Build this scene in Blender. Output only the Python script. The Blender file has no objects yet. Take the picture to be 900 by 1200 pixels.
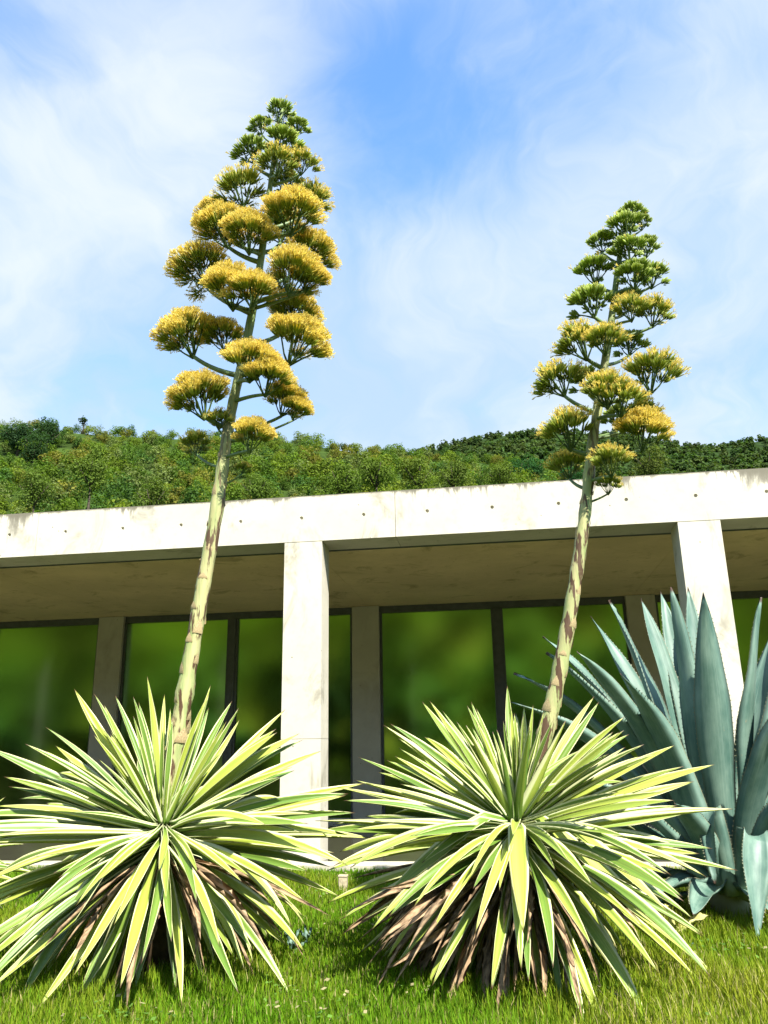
import bpy, math, random
import numpy as np
from mathutils import Matrix, Vector

# ------------------------------------------------------------------ camera
scene = bpy.context.scene
COL = scene.collection
rad = math.radians
CAMZ = 1.25
PITCH, ROLL, YAW = 0.2888, -0.0174, -0.1400
FPX = 933.0
_f = np.array([math.sin(YAW)*math.cos(PITCH), math.cos(YAW)*math.cos(PITCH), math.sin(PITCH)])
_r0 = np.array([math.cos(YAW), -math.sin(YAW), 0.0])
_u0 = np.cross(_r0, _f)
_r = _r0*math.cos(ROLL) + _u0*math.sin(ROLL)
_u = -_r0*math.sin(ROLL) + _u0*math.cos(ROLL)
cam_d = bpy.data.cameras.new('camera')
cam = bpy.data.objects.new('camera', cam_d)
COL.objects.link(cam)
M = Matrix(((_r[0], _u[0], -_f[0], 0), (_r[1], _u[1], -_f[1], 0), (_r[2], _u[2], -_f[2], CAMZ), (0, 0, 0, 1)))
cam.matrix_world = M
cam_d.sensor_fit = 'VERTICAL'
cam_d.sensor_height = 36.0
cam_d.lens = 36.0*FPX/1200.0
cam_d.clip_start = 0.05
cam_d.clip_end = 5000
scene.camera = cam

def at(px, py, Y=None, z=None):
    """real-world point seen at a photo position, at a given distance Y (or height z)"""
    d = _f + _r*(px-450)/FPX - _u*(py-600)/FPX
    k = Y/d[1] if Y is not None else (z-CAMZ)/d[2]
    p = d*k
    return np.array([p[0], p[1], p[2]+CAMZ])

def depth(p):
    return float(np.dot(np.asarray(p)-np.array([0, 0, CAMZ]), _f))

# ------------------------------------------------------------------ light
SUN_V = np.array([0.40, -0.55, 0.80]); SUN_V /= np.linalg.norm(SUN_V)
sun_el = math.asin(SUN_V[2]); sun_rot = math.atan2(SUN_V[0], SUN_V[1])
sd = bpy.data.lights.new('sun', 'SUN')
sd.energy = 4.6; sd.angle = rad(0.5); sd.color = (1.0, 0.95, 0.86)
so = bpy.data.objects.new('sun', sd); COL.objects.link(so)
so.rotation_euler = Vector(SUN_V).to_track_quat('Z', 'Y').to_euler()
so.location = (20, -25, 40)

scene.view_settings.view_transform = 'Standard'
scene.view_settings.look = 'None'
scene.view_settings.exposure = 1.6
scene.view_settings.gamma = 1.0
scene.view_settings.use_curve_mapping = False

class NT:
    """small node-tree helper"""
    def __init__(s, tree):
        s.t = tree; s.n = tree.nodes; s.l = tree.links
    def node(s, typ, **kw):
        n = s.n.new(typ)
        for k, v in kw.items():
            setattr(n, k, v)
        return n
    def set(s, sock, v):
        if isinstance(v, bpy.types.NodeSocket):
            s.l.new(v, sock)
        elif isinstance(v, bpy.types.Node):
            s.l.new(v.outputs[0], sock)
        else:
            if sock.type == 'RGBA' and len(v) == 3:
                v = (*v, 1)
            sock.default_value = v
    def math(s, op, a, b=0.0, c=None, clamp=False):
        n = s.node('ShaderNodeMath', operation=op); n.use_clamp = clamp
        s.set(n.inputs[0], a); s.set(n.inputs[1], b)
        if c is not None: s.set(n.inputs[2], c)
        return n.outputs[0]
    def vmath(s, op, a, b=(0, 0, 0)):
        n = s.node('ShaderNodeVectorMath', operation=op)
        s.set(n.inputs[0], a); s.set(n.inputs[1], b)
        return n.outputs['Value'] if op in ('DOT_PRODUCT', 'LENGTH', 'DISTANCE') else n.outputs[0]
    def mix(s, fac, a, b, blend='MIX'):
        n = s.node('ShaderNodeMix', data_type='RGBA', blend_type=blend)
        s.set(n.inputs[0], fac); s.set(n.inputs[6], a); s.set(n.inputs[7], b)
        return n.outputs[2]
    def noise(s, vec, scale=5, detail=4, rough=0.55, dist=0.0):
        n = s.node('ShaderNodeTexNoise')
        if vec is not None: s.set(n.inputs['Vector'], vec)
        n.inputs['Scale'].default_value = scale; n.inputs['Detail'].default_value = detail
        n.inputs['Roughness'].default_value = rough; n.inputs['Distortion'].default_value = dist
        return n.outputs[0]
    def ramp(s, fac, lo, hi, a=0.0, b=1.0, smooth=True):
        n = s.node('ShaderNodeMapRange'); n.interpolation_type = 'SMOOTHSTEP' if smooth else 'LINEAR'
        s.set(n.inputs[0], fac)
        for i, v in enumerate((lo, hi, a, b)): n.inputs[1+i].default_value = v
        return n.outputs[0]
    def mapping(s, vec, loc=(0, 0, 0), rot=(0, 0, 0), scale=(1, 1, 1)):
        n = s.node('ShaderNodeMapping')
        s.set(n.inputs[0], vec); n.inputs[1].default_value = loc
        n.inputs[2].default_value = rot; n.inputs[3].default_value = scale
        return n.outputs[0]

# ------------------------------------------------------------------ world: sky with high thin cloud
world = bpy.data.worlds.new('World'); scene.world = world
world.use_nodes = True
w = NT(world.node_tree); w.n.clear()
sky = w.node('ShaderNodeTexSky', sky_type='NISHITA')
sky.sun_disc = False; sky.sun_elevation = sun_el; sky.sun_rotation = sun_rot
sky.altitude = 50; sky.air_density = 1.0; sky.dust_density = 0.6; sky.ozone_density = 1.6
geo = w.node('ShaderNodeTexCoord')
dirv = geo.outputs['Generated']
# clouds lie on a flat sheet: project the direction onto a plane overhead
sep = w.node('ShaderNodeSeparateXYZ'); w.l.new(dirv, sep.inputs[0])
zc = w.math('MAXIMUM', w.math('ADD', sep.outputs[2], 0.22), 0.05)
cmb = w.node('ShaderNodeCombineXYZ')
w.set(cmb.inputs[0], w.math('DIVIDE', sep.outputs[0], zc))
w.set(cmb.inputs[1], w.math('DIVIDE', sep.outputs[1], zc))
wn = w.node('ShaderNodeTexNoise'); w.set(wn.inputs['Vector'], cmb); wn.inputs['Scale'].default_value = 1.6; wn.inputs['Detail'].default_value = 4
wv = w.vmath('MULTIPLY', w.vmath('SUBTRACT', wn.outputs[1], (0.5, 0.5, 0.5)), (0.9, 0.9, 0.0))
cmbw = w.vmath('ADD', cmb, wv)
sheet = w.mapping(cmbw, rot=(0, 0, rad(38)), scale=(1.0, 0.62, 1.0))
n1 = w.noise(w.vmath('ADD', sheet, (3.1, 1.7, 0)), 1.5, 8, 0.58, 0.1)
n2 = w.noise(w.vmath('ADD', cmbw, (7.3, 2.2, 0)), 0.8, 6, 0.55, 0.1)
cl = w.math('ADD', w.math('MULTIPLY', n1, 0.6), w.math('MULTIPLY', n2, 0.4))
def blob(px, py, r0, r1, amp):
    d = _f + _r*(px-450)/FPX - _u*(py-600)/FPX
    d = d/np.linalg.norm(d)
    return w.ramp(w.vmath('DISTANCE', dirv, tuple(d)), r0, r1, amp, 0.0)
for b in ((600, 40, 0.0, 0.30, -0.15), (450, 170, 0.0, 0.20, -0.12), (640, 440, 0.0, 0.50, 0.13), (60, 420, 0.0, 0.45, 0.10), (180, 120, 0.0, 0.25, 0.05)):
    cl = w.math('ADD', cl, blob(*b))
fine = w.noise(w.mapping(cmbw, rot=(0, 0, rad(38)), scale=(2.6, 0.9, 1)), 2.2, 7, 0.62)
cl = w.math('ADD', cl, w.math('MULTIPLY', w.math('SUBTRACT', fine, 0.5), 0.16))
mask = w.ramp(cl, 0.33, 0.63)
skyc = w.mix(1.0, sky.outputs[0], (0.72, 1.0, 1.22), 'MULTIPLY')
cloudc = w.mix(w.ramp(w.math('ADD', n2, w.math('MULTIPLY', fine, 0.3)), 0.52, 0.80), (1.65, 2.15, 2.65), (2.55, 2.75, 2.85))
colr = w.mix(w.math('MULTIPLY', mask, 0.92), skyc, cloudc)
bg = w.node('ShaderNodeBackground'); w.set(bg.inputs[0], colr); bg.inputs[1].default_value = 0.12
wo = w.node('ShaderNodeOutputWorld'); w.l.new(bg.outputs[0], wo.inputs[0])

# ------------------------------------------------------------------ helpers
def tag(o, label=None, cat=None, group=None, kind=None):
    if label: o['label'] = label
    if cat: o['category'] = cat
    if group: o['group'] = group
    if kind: o['kind'] = kind
    return o

def mesh(name, V, F, mat=None, smooth=False, col=None, uv=None):
    """V (n,3); F list of faces or (m,k) array; col per-vertex rgb; uv per-vertex"""
    me = bpy.data.meshes.new(name)
    V = np.asarray(V, dtype=np.float32)
    if isinstance(F, np.ndarray):
        k = F.shape[1]; m = F.shape[0]
        me.vertices.add(len(V)); me.vertices.foreach_set('co', V.ravel())
        me.loops.add(m*k); me.loops.foreach_set('vertex_index', F.astype(np.int32).ravel())
        me.polygons.add(m)
        me.polygons.foreach_set('loop_start', np.arange(0, m*k, k, dtype=np.int32))
        me.update(calc_edges=True)
    else:
        me.from_pydata([tuple(map(float, v)) for v in V], [], [tuple(map(int, f)) for f in F]); me.update()
    if smooth:
        me.polygons.foreach_set('use_smooth', np.ones(len(me.polygons), dtype=bool))
    if col is not None:
        a = me.color_attributes.new('Col', 'FLOAT_COLOR', 'POINT')
        c = np.ones((len(V), 4), dtype=np.float32); c[:, :3] = col
        a.data.foreach_set('color', c.ravel())
    if uv is not None:
        l = me.uv_layers.new(name='UVMap')
        li = np.zeros(len(me.loops), dtype=np.int32); me.loops.foreach_get('vertex_index', li)
        l.data.foreach_set('uv', np.asarray(uv, dtype=np.float32)[li].ravel())
    if mat: me.materials.append(mat)
    return me

def obj(name, me, parent=None, loc=(0, 0, 0)):
    o = bpy.data.objects.new(name, me); COL.objects.link(o)
    o.location = loc
    if parent: o.parent = parent
    return o

def empty(name, loc, label, cat, group=None):
    o = bpy.data.objects.new(name, None); COL.objects.link(o); o.location = loc
    o.empty_display_size = 0.2
    return tag(o, label, cat, group)

class MB:
    def __init__(s): s.V = []; s.F = []
    def box(s, x0, x1, y0, y1, z0, z1):
        b = len(s.V)
        s.V += [(x0, y0, z0), (x1, y0, z0), (x1, y1, z0), (x0, y1, z0), (x0, y0, z1), (x1, y0, z1), (x1, y1, z1), (x0, y1, z1)]
        s.F += [tuple(b+i for i in f) for f in ((3, 2, 1, 0), (4, 5, 6, 7), (0, 1, 5, 4), (1, 2, 6, 5), (2, 3, 7, 6), (3, 0, 4, 7))]
        return s
    def cham(s, x0, x1, y0, y1, z0, z1, c=0.01):
        """box with chamfered vertical edges and top edge"""
        b = len(s.V)
        ring = lambda d, z: [(x0+c, y0+d, z), (x1-c, y0+d, z), (x1-d, y0+c, z), (x1-d, y1-c, z), (x1-c, y1-d, z), (x0+c, y1-d, z), (x0+d, y1-c, z), (x0+d, y0+c, z)]
        s.V += ring(0, z0) + ring(0, z1-c) + ring(c, z1)
        s.F.append(tuple(b+7-i for i in range(8))); s.F.append(tuple(b+16+i for i in range(8)))
        for k in (0, 8):
            for i in range(8):
                j = (i+1) % 8
                s.F.append((b+k+i, b+k+j, b+k+8+j, b+k+8+i))
        return s
    def build(s, name, mat, parent=None, smooth=False):
        return obj(name, mesh(name, s.V, s.F, mat, smooth), parent)

def tube(pts, radii, n=10, cap=True):
    pts = np.asarray(pts, float); V = []; F = []
    T = np.gradient(pts, axis=0); T /= np.linalg.norm(T, axis=1)[:, None]
    ref = np.array([0.3, 0.9, 0.1])
    for k in range(len(pts)):
        a = np.cross(T[k], ref); a /= np.linalg.norm(a); b = np.cross(T[k], a)
        for i in range(n):
            th = 2*math.pi*i/n
            V.append(pts[k] + radii[k]*(a*math.cos(th)+b*math.sin(th)))
    for k in range(len(pts)-1):
        for i in range(n):
            j = (i+1) % n
            F.append((k*n+i, k*n+j, (k+1)*n+j, (k+1)*n+i))
    if cap:
        F.append(tuple(range(n-1, -1, -1))); F.append(tuple((len(pts)-1)*n+i for i in range(n)))
    return V, F

def join(parts):
    V = []; F = []
    for v, f in parts:
        b = len(V); V += list(v); F += [tuple(i+b for i in q) for q in f]
    return V, F

# ------------------------------------------------------------------ materials
def new_mat(name):
    m = bpy.data.materials.new(name); m.use_nodes = True
    t = NT(m.node_tree); t.n.clear()
    out = t.node('ShaderNodeOutputMaterial')
    return m, t, out

def principled(t, out, color, rough=0.6, spec=0.4, bump=None, bstr=0.2, bdist=0.01, metallic=0.0):
    p = t.node('ShaderNodeBsdfPrincipled')
    t.set(p.inputs['Base Color'], color); t.set(p.inputs['Roughness'], rough)
    t.set(p.inputs['Specular IOR Level'], spec); t.set(p.inputs['Metallic'], metallic)
    if bump is not None:
        b = t.node('ShaderNodeBump'); b.inputs['Strength'].default_value = bstr; b.inputs['Distance'].default_value = bdist
        t.set(b.inputs['Height'], bump); t.l.new(b.outputs[0], p.inputs['Normal'])
    if out is not None: t.l.new(p.outputs[0], out.inputs[0])
    return p

def concrete(name, base, stain=0.5, top_z=None):
    m, t, out = new_mat(name)
    co = t.node('ShaderNodeTexCoord').outputs['Object']
    n1 = t.noise(co, 1.1, 6, 0.6); n2 = t.noise(co, 9, 5, 0.6); n3 = t.noise(co, 90, 2)
    c = t.mix(t.ramp(n1, 0.35, 0.7), tuple(b*0.90 for b in base), tuple(min(1, b*1.05) for b in base))
    c = t.mix(t.math('MULTIPLY', t.ramp(n2, 0.5, 0.75), 0.25*stain), c, tuple(b*0.62 for b in base))
    # weathering: patchy grey smears
    sm = t.noise(t.mapping(co, loc=(4, 2, 1), scale=(1.0, 1.0, 0.55)), 1.9, 5, 0.7, 0.6)
    c = t.mix(t.math('MULTIPLY', t.ramp(sm, 0.54, 0.70), 0.55*stain), c, (base[0]*0.42, base[1]*0.41, base[2]*0.38))
    # bug holes
    vo = t.node('ShaderNodeTexVoronoi'); vo.inputs['Scale'].default_value = 9.0; t.set(vo.inputs['Vector'], co)
    gate = t.ramp(t.noise(co, 2.3, 2), 0.5, 0.58)
    hole = t.math('MULTIPLY', t.ramp(vo.outputs[0], 0.06, 0.1, 1, 0), gate)
    c = t.mix(t.math('MULTIPLY', hole, 0.75), c, (0.10, 0.09, 0.07))
    if top_z is not None:
        # algae and rain streaks running down from the coping
        sx = t.node('ShaderNodeSeparateXYZ'); t.set(sx.inputs[0], co)
        d = t.math('SUBTRACT', top_z, sx.outputs[2])
        st = t.noise(t.mapping(co, scale=(4.3, 1, 0.8)), 1.0, 8, 0.75, 0.5)
        pl = t.noise(t.mapping(co, scale=(0.9, 1, 0.0)), 1.0, 3)
        reach = t.math('MULTIPLY', t.ramp(st, 0.42, 0.8), t.ramp(pl, 0.44, 0.62, 0.03, 0.60))
        f = t.math('MULTIPLY', t.ramp(t.math('DIVIDE', d, t.math('ADD', reach, 0.014)), 0.1, 1.3, 1, 0), 0.9)
        c = t.mix(f, c, (0.11, 0.10, 0.07))
    h = t.math('SUBTRACT', t.math('ADD', t.math('MULTIPLY', n2, 0.4), t.math('MULTIPLY', n3, 0.15)), hole)
    principled(t, out, c, 0.75, 0.25, h, 0.35, 0.006)
    return m

def plain(name, color, rough=0.6, spec=0.4, var=0.25, scale=12.0, metallic=0.0, stretch=(1, 1, 1), coord='Object'):
    m, t, out = new_mat(name)
    co = t.node('ShaderNodeTexCoord').outputs[coord]
    n = t.noise(t.mapping(co, scale=stretch), scale, 5, 0.6)
    c = t.mix(t.ramp(n, 0.3, 0.7), tuple(b*(1-var) for b in color), tuple(min(1, b*(1+var)) for b in color))
    principled(t, out, c, rough, spec, n, 0.2, 0.004, metallic)
    return m

def foliage(name, trans=0.35, rough=0.5, spec=0.3, tcol=(1.15, 1.25, 0.55)):
    """leaf material coloured by the per-leaf colour attribute, with light passing through"""
    m, t, out = new_mat(name)
    a = t.node('ShaderNodeVertexColor'); a.layer_name = 'Col'
    p = principled(t, None, a.outputs[0], rough, spec)
    tr = t.node('ShaderNodeBsdfTranslucent'); t.set(tr.inputs[0], t.mix(1.0, a.outputs[0], tcol, 'MULTIPLY'))
    mx = t.node('ShaderNodeMixShader'); mx.inputs[0].default_value = trans
    t.l.new(p.outputs[0], mx.inputs[1]); t.l.new(tr.outputs[0], mx.inputs[2]); t.l.new(mx.outputs[0], out.inputs[0])
    return m

def variegated(name):
    m, t, out = new_mat(name)
    uv = t.node('ShaderNodeTexCoord').outputs['UV']
    rnd = t.node('ShaderNodeObjectInfo').outputs['Random']
    s = t.node('ShaderNodeSeparateXYZ'); t.set(s.inputs[0], uv)
    u, v = s.outputs[0], s.outputs[1]
    off = t.node('ShaderNodeCombineXYZ'); t.set(off.inputs[0], t.math('MULTIPLY', rnd, 37.0)); t.set(off.inputs[1], t.math('MULTIPLY', rnd, 11.0))
    uvo = t.vmath('ADD', uv, off)
    stripe = t.noise(t.mapping(uvo, scale=(14, 0.9, 1)), 1.0, 3, 0.6)
    fine = t.noise(t.mapping(uvo, scale=(60, 2.0, 1)), 1.0, 3, 0.6)
    blot = t.noise(t.mapping(uvo, scale=(5, 12, 1)), 1.0, 5, 0.65)
    e = t.math('ABSOLUTE', t.math('SUBTRACT', t.math('MULTIPLY', u, 2.0), 1.0))
    wid = t.math('MULTIPLY_ADD', t.math('SUBTRACT', stripe, 0.5), 0.28, t.math('MULTIPLY_ADD', rnd, -0.16, 0.86))
    edge = t.ramp(t.math('SUBTRACT', e, wid), -0.05, 0.06)
    # heart of the blade: green to yellow green, each leaf its own
    r2 = t.math('FRACT', t.math('MULTIPLY', rnd, 17.31))
    hue = t.math('ADD', t.math('MULTIPLY', stripe, 0.8), t.math('MULTIPLY', r2, 0.75))
    cen = t.mix(t.ramp(hue, 0.38, 1.10), (0.100, 0.185, 0.028), (0.34, 0.40, 0.065))
    cen = t.mix(t.math('MULTIPLY', t.ramp(fine, 0.5, 0.75), 0.35), cen, (0.10, 0.19, 0.035))
    base = t.ramp(v, 0.0, 0.42, 0.85, 0.0)
    cen = t.mix(base, cen, (0.085, 0.175, 0.022))
    mar = t.mix(t.ramp(v, 0.1, 1.0), (0.58, 0.61, 0.35), (0.60, 0.59, 0.28))
    c = t.mix(edge, cen, mar)
    # dry scorched patches along the margins and the spine at the tip
    wear = t.math('MULTIPLY', t.ramp(blot, 0.62, 0.72), t.ramp(e, 0.45, 0.9))
    wear = t.math('MULTIPLY', wear, t.ramp(r2, 0.30, 0.8))
    c = t.mix(t.math('MULTIPLY', wear, 0.8), c, (0.30, 0.13, 0.05))
    tip = t.ramp(t.math('ADD', v, t.math('MULTIPLY', t.math('SUBTRACT', blot, 0.5), t.math('MULTIPLY', r2, 0.22))), 0.955, 0.99)
    c = t.mix(tip, c, (0.10, 0.055, 0.03))
    p = principled(t, None, c, 0.42, 0.35, fine, 0.25, 0.002)
    tr = t.node('ShaderNodeBsdfTranslucent'); t.set(tr.inputs[0], t.mix(1.0, c, (1.0, 1.1, 0.6), 'MULTIPLY'))
    mx = t.node('ShaderNodeMixShader'); mx.inputs[0].default_value = 0.16
    t.l.new(p.outputs[0], mx.inputs[1]); t.l.new(tr.outputs[0], mx.inputs[2]); t.l.new(mx.outputs[0], out.inputs[0])
    return m

def blue_leaf(name):
    m, t, out = new_mat(name)
    uv = t.node('ShaderNodeTexCoord').outputs['UV']
    rnd = t.node('ShaderNodeObjectInfo').outputs['Random']
    s = t.node('ShaderNodeSeparateXYZ'); t.set(s.inputs[0], uv)
    off = t.node('ShaderNodeCombineXYZ'); t.set(off.inputs[0], t.math('MULTIPLY', rnd, 29.0)); t.set(off.inputs[1], t.math('MULTIPLY', rnd, 7.0))
    uvo = t.vmath('ADD', uv, off)
    st = t.noise(t.mapping(uvo, scale=(22, 1.2, 1)), 1.0, 4, 0.6)
    bl = t.noise(t.mapping(uvo, scale=(2.0, 5, 1)), 1.0, 5, 0.6)
    c = t.mix(t.ramp(bl, 0.3, 0.72), (0.050, 0.110, 0.085), (0.138, 0.215, 0.168))
    c = t.mix(t.math('MULTIPLY', t.ramp(st, 0.45, 0.75), 0.3), c, (0.23, 0.305, 0.25))
    c = t.mix(t.ramp(s.outputs[1], 0.0, 0.16, 0.7, 0.0), c, (0.32, 0.38, 0.20))
    e = t.math('ABSOLUTE', t.math('SUBTRACT', t.math('MULTIPLY', s.outputs[0], 2.0), 1.0))
    c = t.mix(t.math('MULTIPLY', t.ramp(e, 0.95, 1.0), 0.6), c, (0.20, 0.17, 0.09))
    c = t.mix(t.ramp(s.outputs[1], 0.972, 0.99), c, (0.05, 0.03, 0.02))
    scar = t.math('MULTIPLY', t.ramp(t.noise(t.mapping(uvo, scale=(7, 17, 1)), 1.0, 4), 0.70, 0.74), 0.5)
    c = t.mix(scar, c, (0.28, 0.22, 0.12))
    principled(t, out, c, 0.5, 0.35, st, 0.15, 0.003)
    return m

def stalk_mat(name):
    m, t, out = new_mat(name)
    co = t.node('ShaderNodeTexCoord').outputs['Object']
    a = t.noise(t.mapping(co, scale=(16, 16, 2.2)), 1.0, 4, 0.55)
    b = t.noise(t.mapping(co, loc=(5, 3, 2), scale=(22, 22, 3.2)), 1.0, 4, 0.6)
    f = t.noise(t.mapping(co, scale=(90, 90, 4)), 1.0, 3)
    c = t.mix(t.ramp(a, 0.35, 0.65), (0.36, 0.34, 0.16), (0.22, 0.27, 0.10))
    c = t.mix(t.math('MULTIPLY', t.ramp(f, 0.45, 0.75), 0.5), c, (0.44, 0.37, 0.20))
    sx = t.node('ShaderNodeSeparateXYZ'); t.set(sx.inputs[0], co)
    low = t.ramp(sx.outputs[2], 2.6, 4.2, 1.0, 0.35)
    c = t.mix(t.math('MULTIPLY', t.ramp(b, 0.50, 0.56), low), c, (0.075, 0.042, 0.022))
    c = t.mix(t.ramp(sx.outputs[2], 3.2, 4.6, 0.0, 0.75), c, (0.10, 0.17, 0.05))
    principled(t, out, c, 0.6, 0.3, t.math('ADD', b, t.math('MULTIPLY', f, 0.3)), 0.4, 0.01)
    return m

def ground_mat(name):
    m, t, out = new_mat(name)
    co = t.node('ShaderNodeTexCoord').outputs['Object']
    n = t.noise(co, 0.8, 5); n2 = t.noise(co, 14, 5, 0.7); n3 = t.noise(co, 70, 3, 0.7)
    c = t.mix(t.ramp(n, 0.35, 0.65), (0.050, 0.085, 0.010), (0.105, 0.110, 0.022))
    c = t.mix(t.math('MULTIPLY', t.ramp(n2, 0.5, 0.75), 0.5), c, (0.10, 0.075, 0.035))
    c = t.mix(t.math('MULTIPLY', t.ramp(n3, 0.5, 0.8), 0.6), c, (0.03, 0.05, 0.01))
    principled(t, out, c, 0.95, 0.05, t.math('ADD', n2, n3), 0.6, 0.02)
    return m

M_FASCIA = concrete('fair_faced_concrete_fascia', (0.50, 0.47, 0.385), 1.1, top_z=4.276)
M_CONC = concrete('fair_faced_concrete', (0.51, 0.48, 0.39), 1.3)
M_SOFFIT = concrete('soffit_concrete', (0.62, 0.49, 0.26), 1.2)
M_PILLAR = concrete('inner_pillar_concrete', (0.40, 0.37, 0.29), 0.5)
M_FRAME = plain('dark_bronze_frame', (0.060, 0.066, 0.062), 0.45, 0.5, 0.15)
M_VARI = variegated('variegated_leaf')
M_BLUE = blue_leaf('glaucous_leaf')
M_STALK = stalk_mat('flower_stalk')
M_GREENSTEM = plain('green_stem', (0.095, 0.150, 0.050), 0.5, 0.35, 0.3)
M_BRACT = plain('dry_bract', (0.36, 0.28, 0.15), 0.75, 0.15, 0.6, 30)
M_DEAD = plain('dead_leaf', (0.21, 0.145, 0.085), 0.8, 0.15, 0.80, 3.0, stretch=(2, 14, 14))
M_TRUNKA = plain('agave_stem', (0.055, 0.038, 0.022), 0.9, 0.1, 0.5, 14)
M_BARK = plain('bark', (0.06, 0.05, 0.035), 0.9, 0.1, 0.4, 6, stretch=(3, 3, 0.6))
M_TREE = foliage('tree_leaves', 0.42, 0.7, 0.10)
M_FLOWER = foliage('flower', 0.50, 0.55, 0.2, (1.1, 1.05, 0.7))
M_GRASS = foliage('grass_blades', 0.38, 0.7, 0.08, (1.1, 1.2, 0.5))
M_LAWN = ground_mat('lawn_soil')
M_HILL = plain('hill_undergrowth', (0.030, 0.052, 0.010), 0.95, 0.05, 0.4, 0.3)
M_FARHILL = plain('far_undergrowth', (0.020, 0.038, 0.010), 0.95, 0.05, 0.4, 0.3)
M_DRYLEAF = plain('yellowed_leaf', (0.48, 0.46, 0.16), 0.6, 0.3, 0.25, 9)
M_POST = plain('weathered_stub', (0.34, 0.29, 0.19), 0.8, 0.2, 0.3, 30)

m, t, out = new_mat('floor_polished_stone'); M_FLOOR = m
co = t.node('ShaderNodeTexCoord').outputs['Object']
nn = t.noise(co, 3.0, 5)
principled(t, out, t.mix(nn, (0.045, 0.045, 0.030), (0.075, 0.072, 0.05)), 0.08, 0.6)
m, t, out = new_mat('window_glass'); M_GLASS = m
co = t.node('ShaderNodeTexCoord').outputs['Object']
rf = t.node('ShaderNodeBsdfRefraction'); rf.inputs['IOR'].default_value = 1.15; rf.inputs['Roughness'].default_value = 0.50
rf.inputs['Color'].default_value = (0.66, 0.78, 0.46, 1)
gl = t.node('ShaderNodeBsdfGlossy'); gl.inputs['Roughness'].default_value = 0.10; gl.inputs['Color'].default_value = (0.9, 1.0, 0.9, 1)
fr = t.node('ShaderNodeFresnel'); fr.inputs[0].default_value = 1.5
mx = t.node('ShaderNodeMixShader'); t.l.new(fr.outputs[0], mx.inputs[0]); t.l.new(rf.outputs[0], mx.inputs[1]); t.l.new(gl.outputs[0], mx.inputs[2])
t.l.new(mx.outputs[0], out.inputs[0])

# ------------------------------------------------------------------ setting: ground
gx = np.concatenate([[-3000, -600, -150], np.linspace(-40, 40, 41), [150, 600, 3000]])
gy = np.concatenate([[-3000, -600, -150], np.linspace(-40, 40, 41), [150, 600, 3000]])
def ground_z(x, y):
    near = np.clip(1-np.maximum(np.abs(np.asarray(x, float))-9, 0)/12, 0, 1)*np.clip(1-np.abs(np.asarray(y, float)-3)/16, 0, 1)
    return near*0.0
GX, GY = np.meshgrid(gx, gy)
Vg = np.stack([GX.ravel(), GY.ravel(), np.zeros(GX.size)], 1)
nx = len(gx)
Fg = np.array([(j*nx+i, j*nx+i+1, (j+1)*nx+i+1, (j+1)*nx+i) for j in range(len(gy)-1) for i in range(nx-1)])
o = obj('ground', mesh('ground', Vg, Fg, M_LAWN)); o['kind'] = 'structure'

# ------------------------------------------------------------------ pavilion
D0 = 9.2; ZT = 4.276; ZB = 3.693; DB = 14.156; ZF = 0.072
pav = empty('pavilion', (0, D0+2, 0), 'long low concrete pavilion with square columns and dark glass walls', 'building')
def pbuild(mb, name, mat, parent=pav):
    o = mb.build(name, mat, parent)
    if parent is pav: o.location = (0, -(D0+2), 0)
    return o
# floor slab with pale kerb edge
pbuild(MB().box(-20, 20, D0+0.12, DB+0.6, -0.3, ZF-0.004), 'floor_slab', M_FLOOR)
for k in range(-8, 9):
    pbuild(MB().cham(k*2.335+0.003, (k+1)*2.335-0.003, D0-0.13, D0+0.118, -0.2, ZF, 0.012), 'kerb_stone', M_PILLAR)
pbuild(MB().box(-20, 20, D0+0.50, DB+0.55, ZB+0.09, ZT-0.06), 'roof_slab', M_SOFFIT)
# soffit boards (cast panels, hairline joints)
for k in range(-4, 4):
    pbuild(MB().box(-2.30+4.6412*k+0.002, -2.30+4.6412*(k+1)-0.002, D0+0.62, DB-0.02, ZB+0.03, ZB+0.088), 'soffit_panel', M_SOFFIT)
pbuild(MB().box(-20, 20, D0+0.503, D0+0.60, ZB+0.004, ZB+0.088), 'shadow_groove_strip', M_FRAME)  # dark strip standing in for the shadow groove behind the beam
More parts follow.
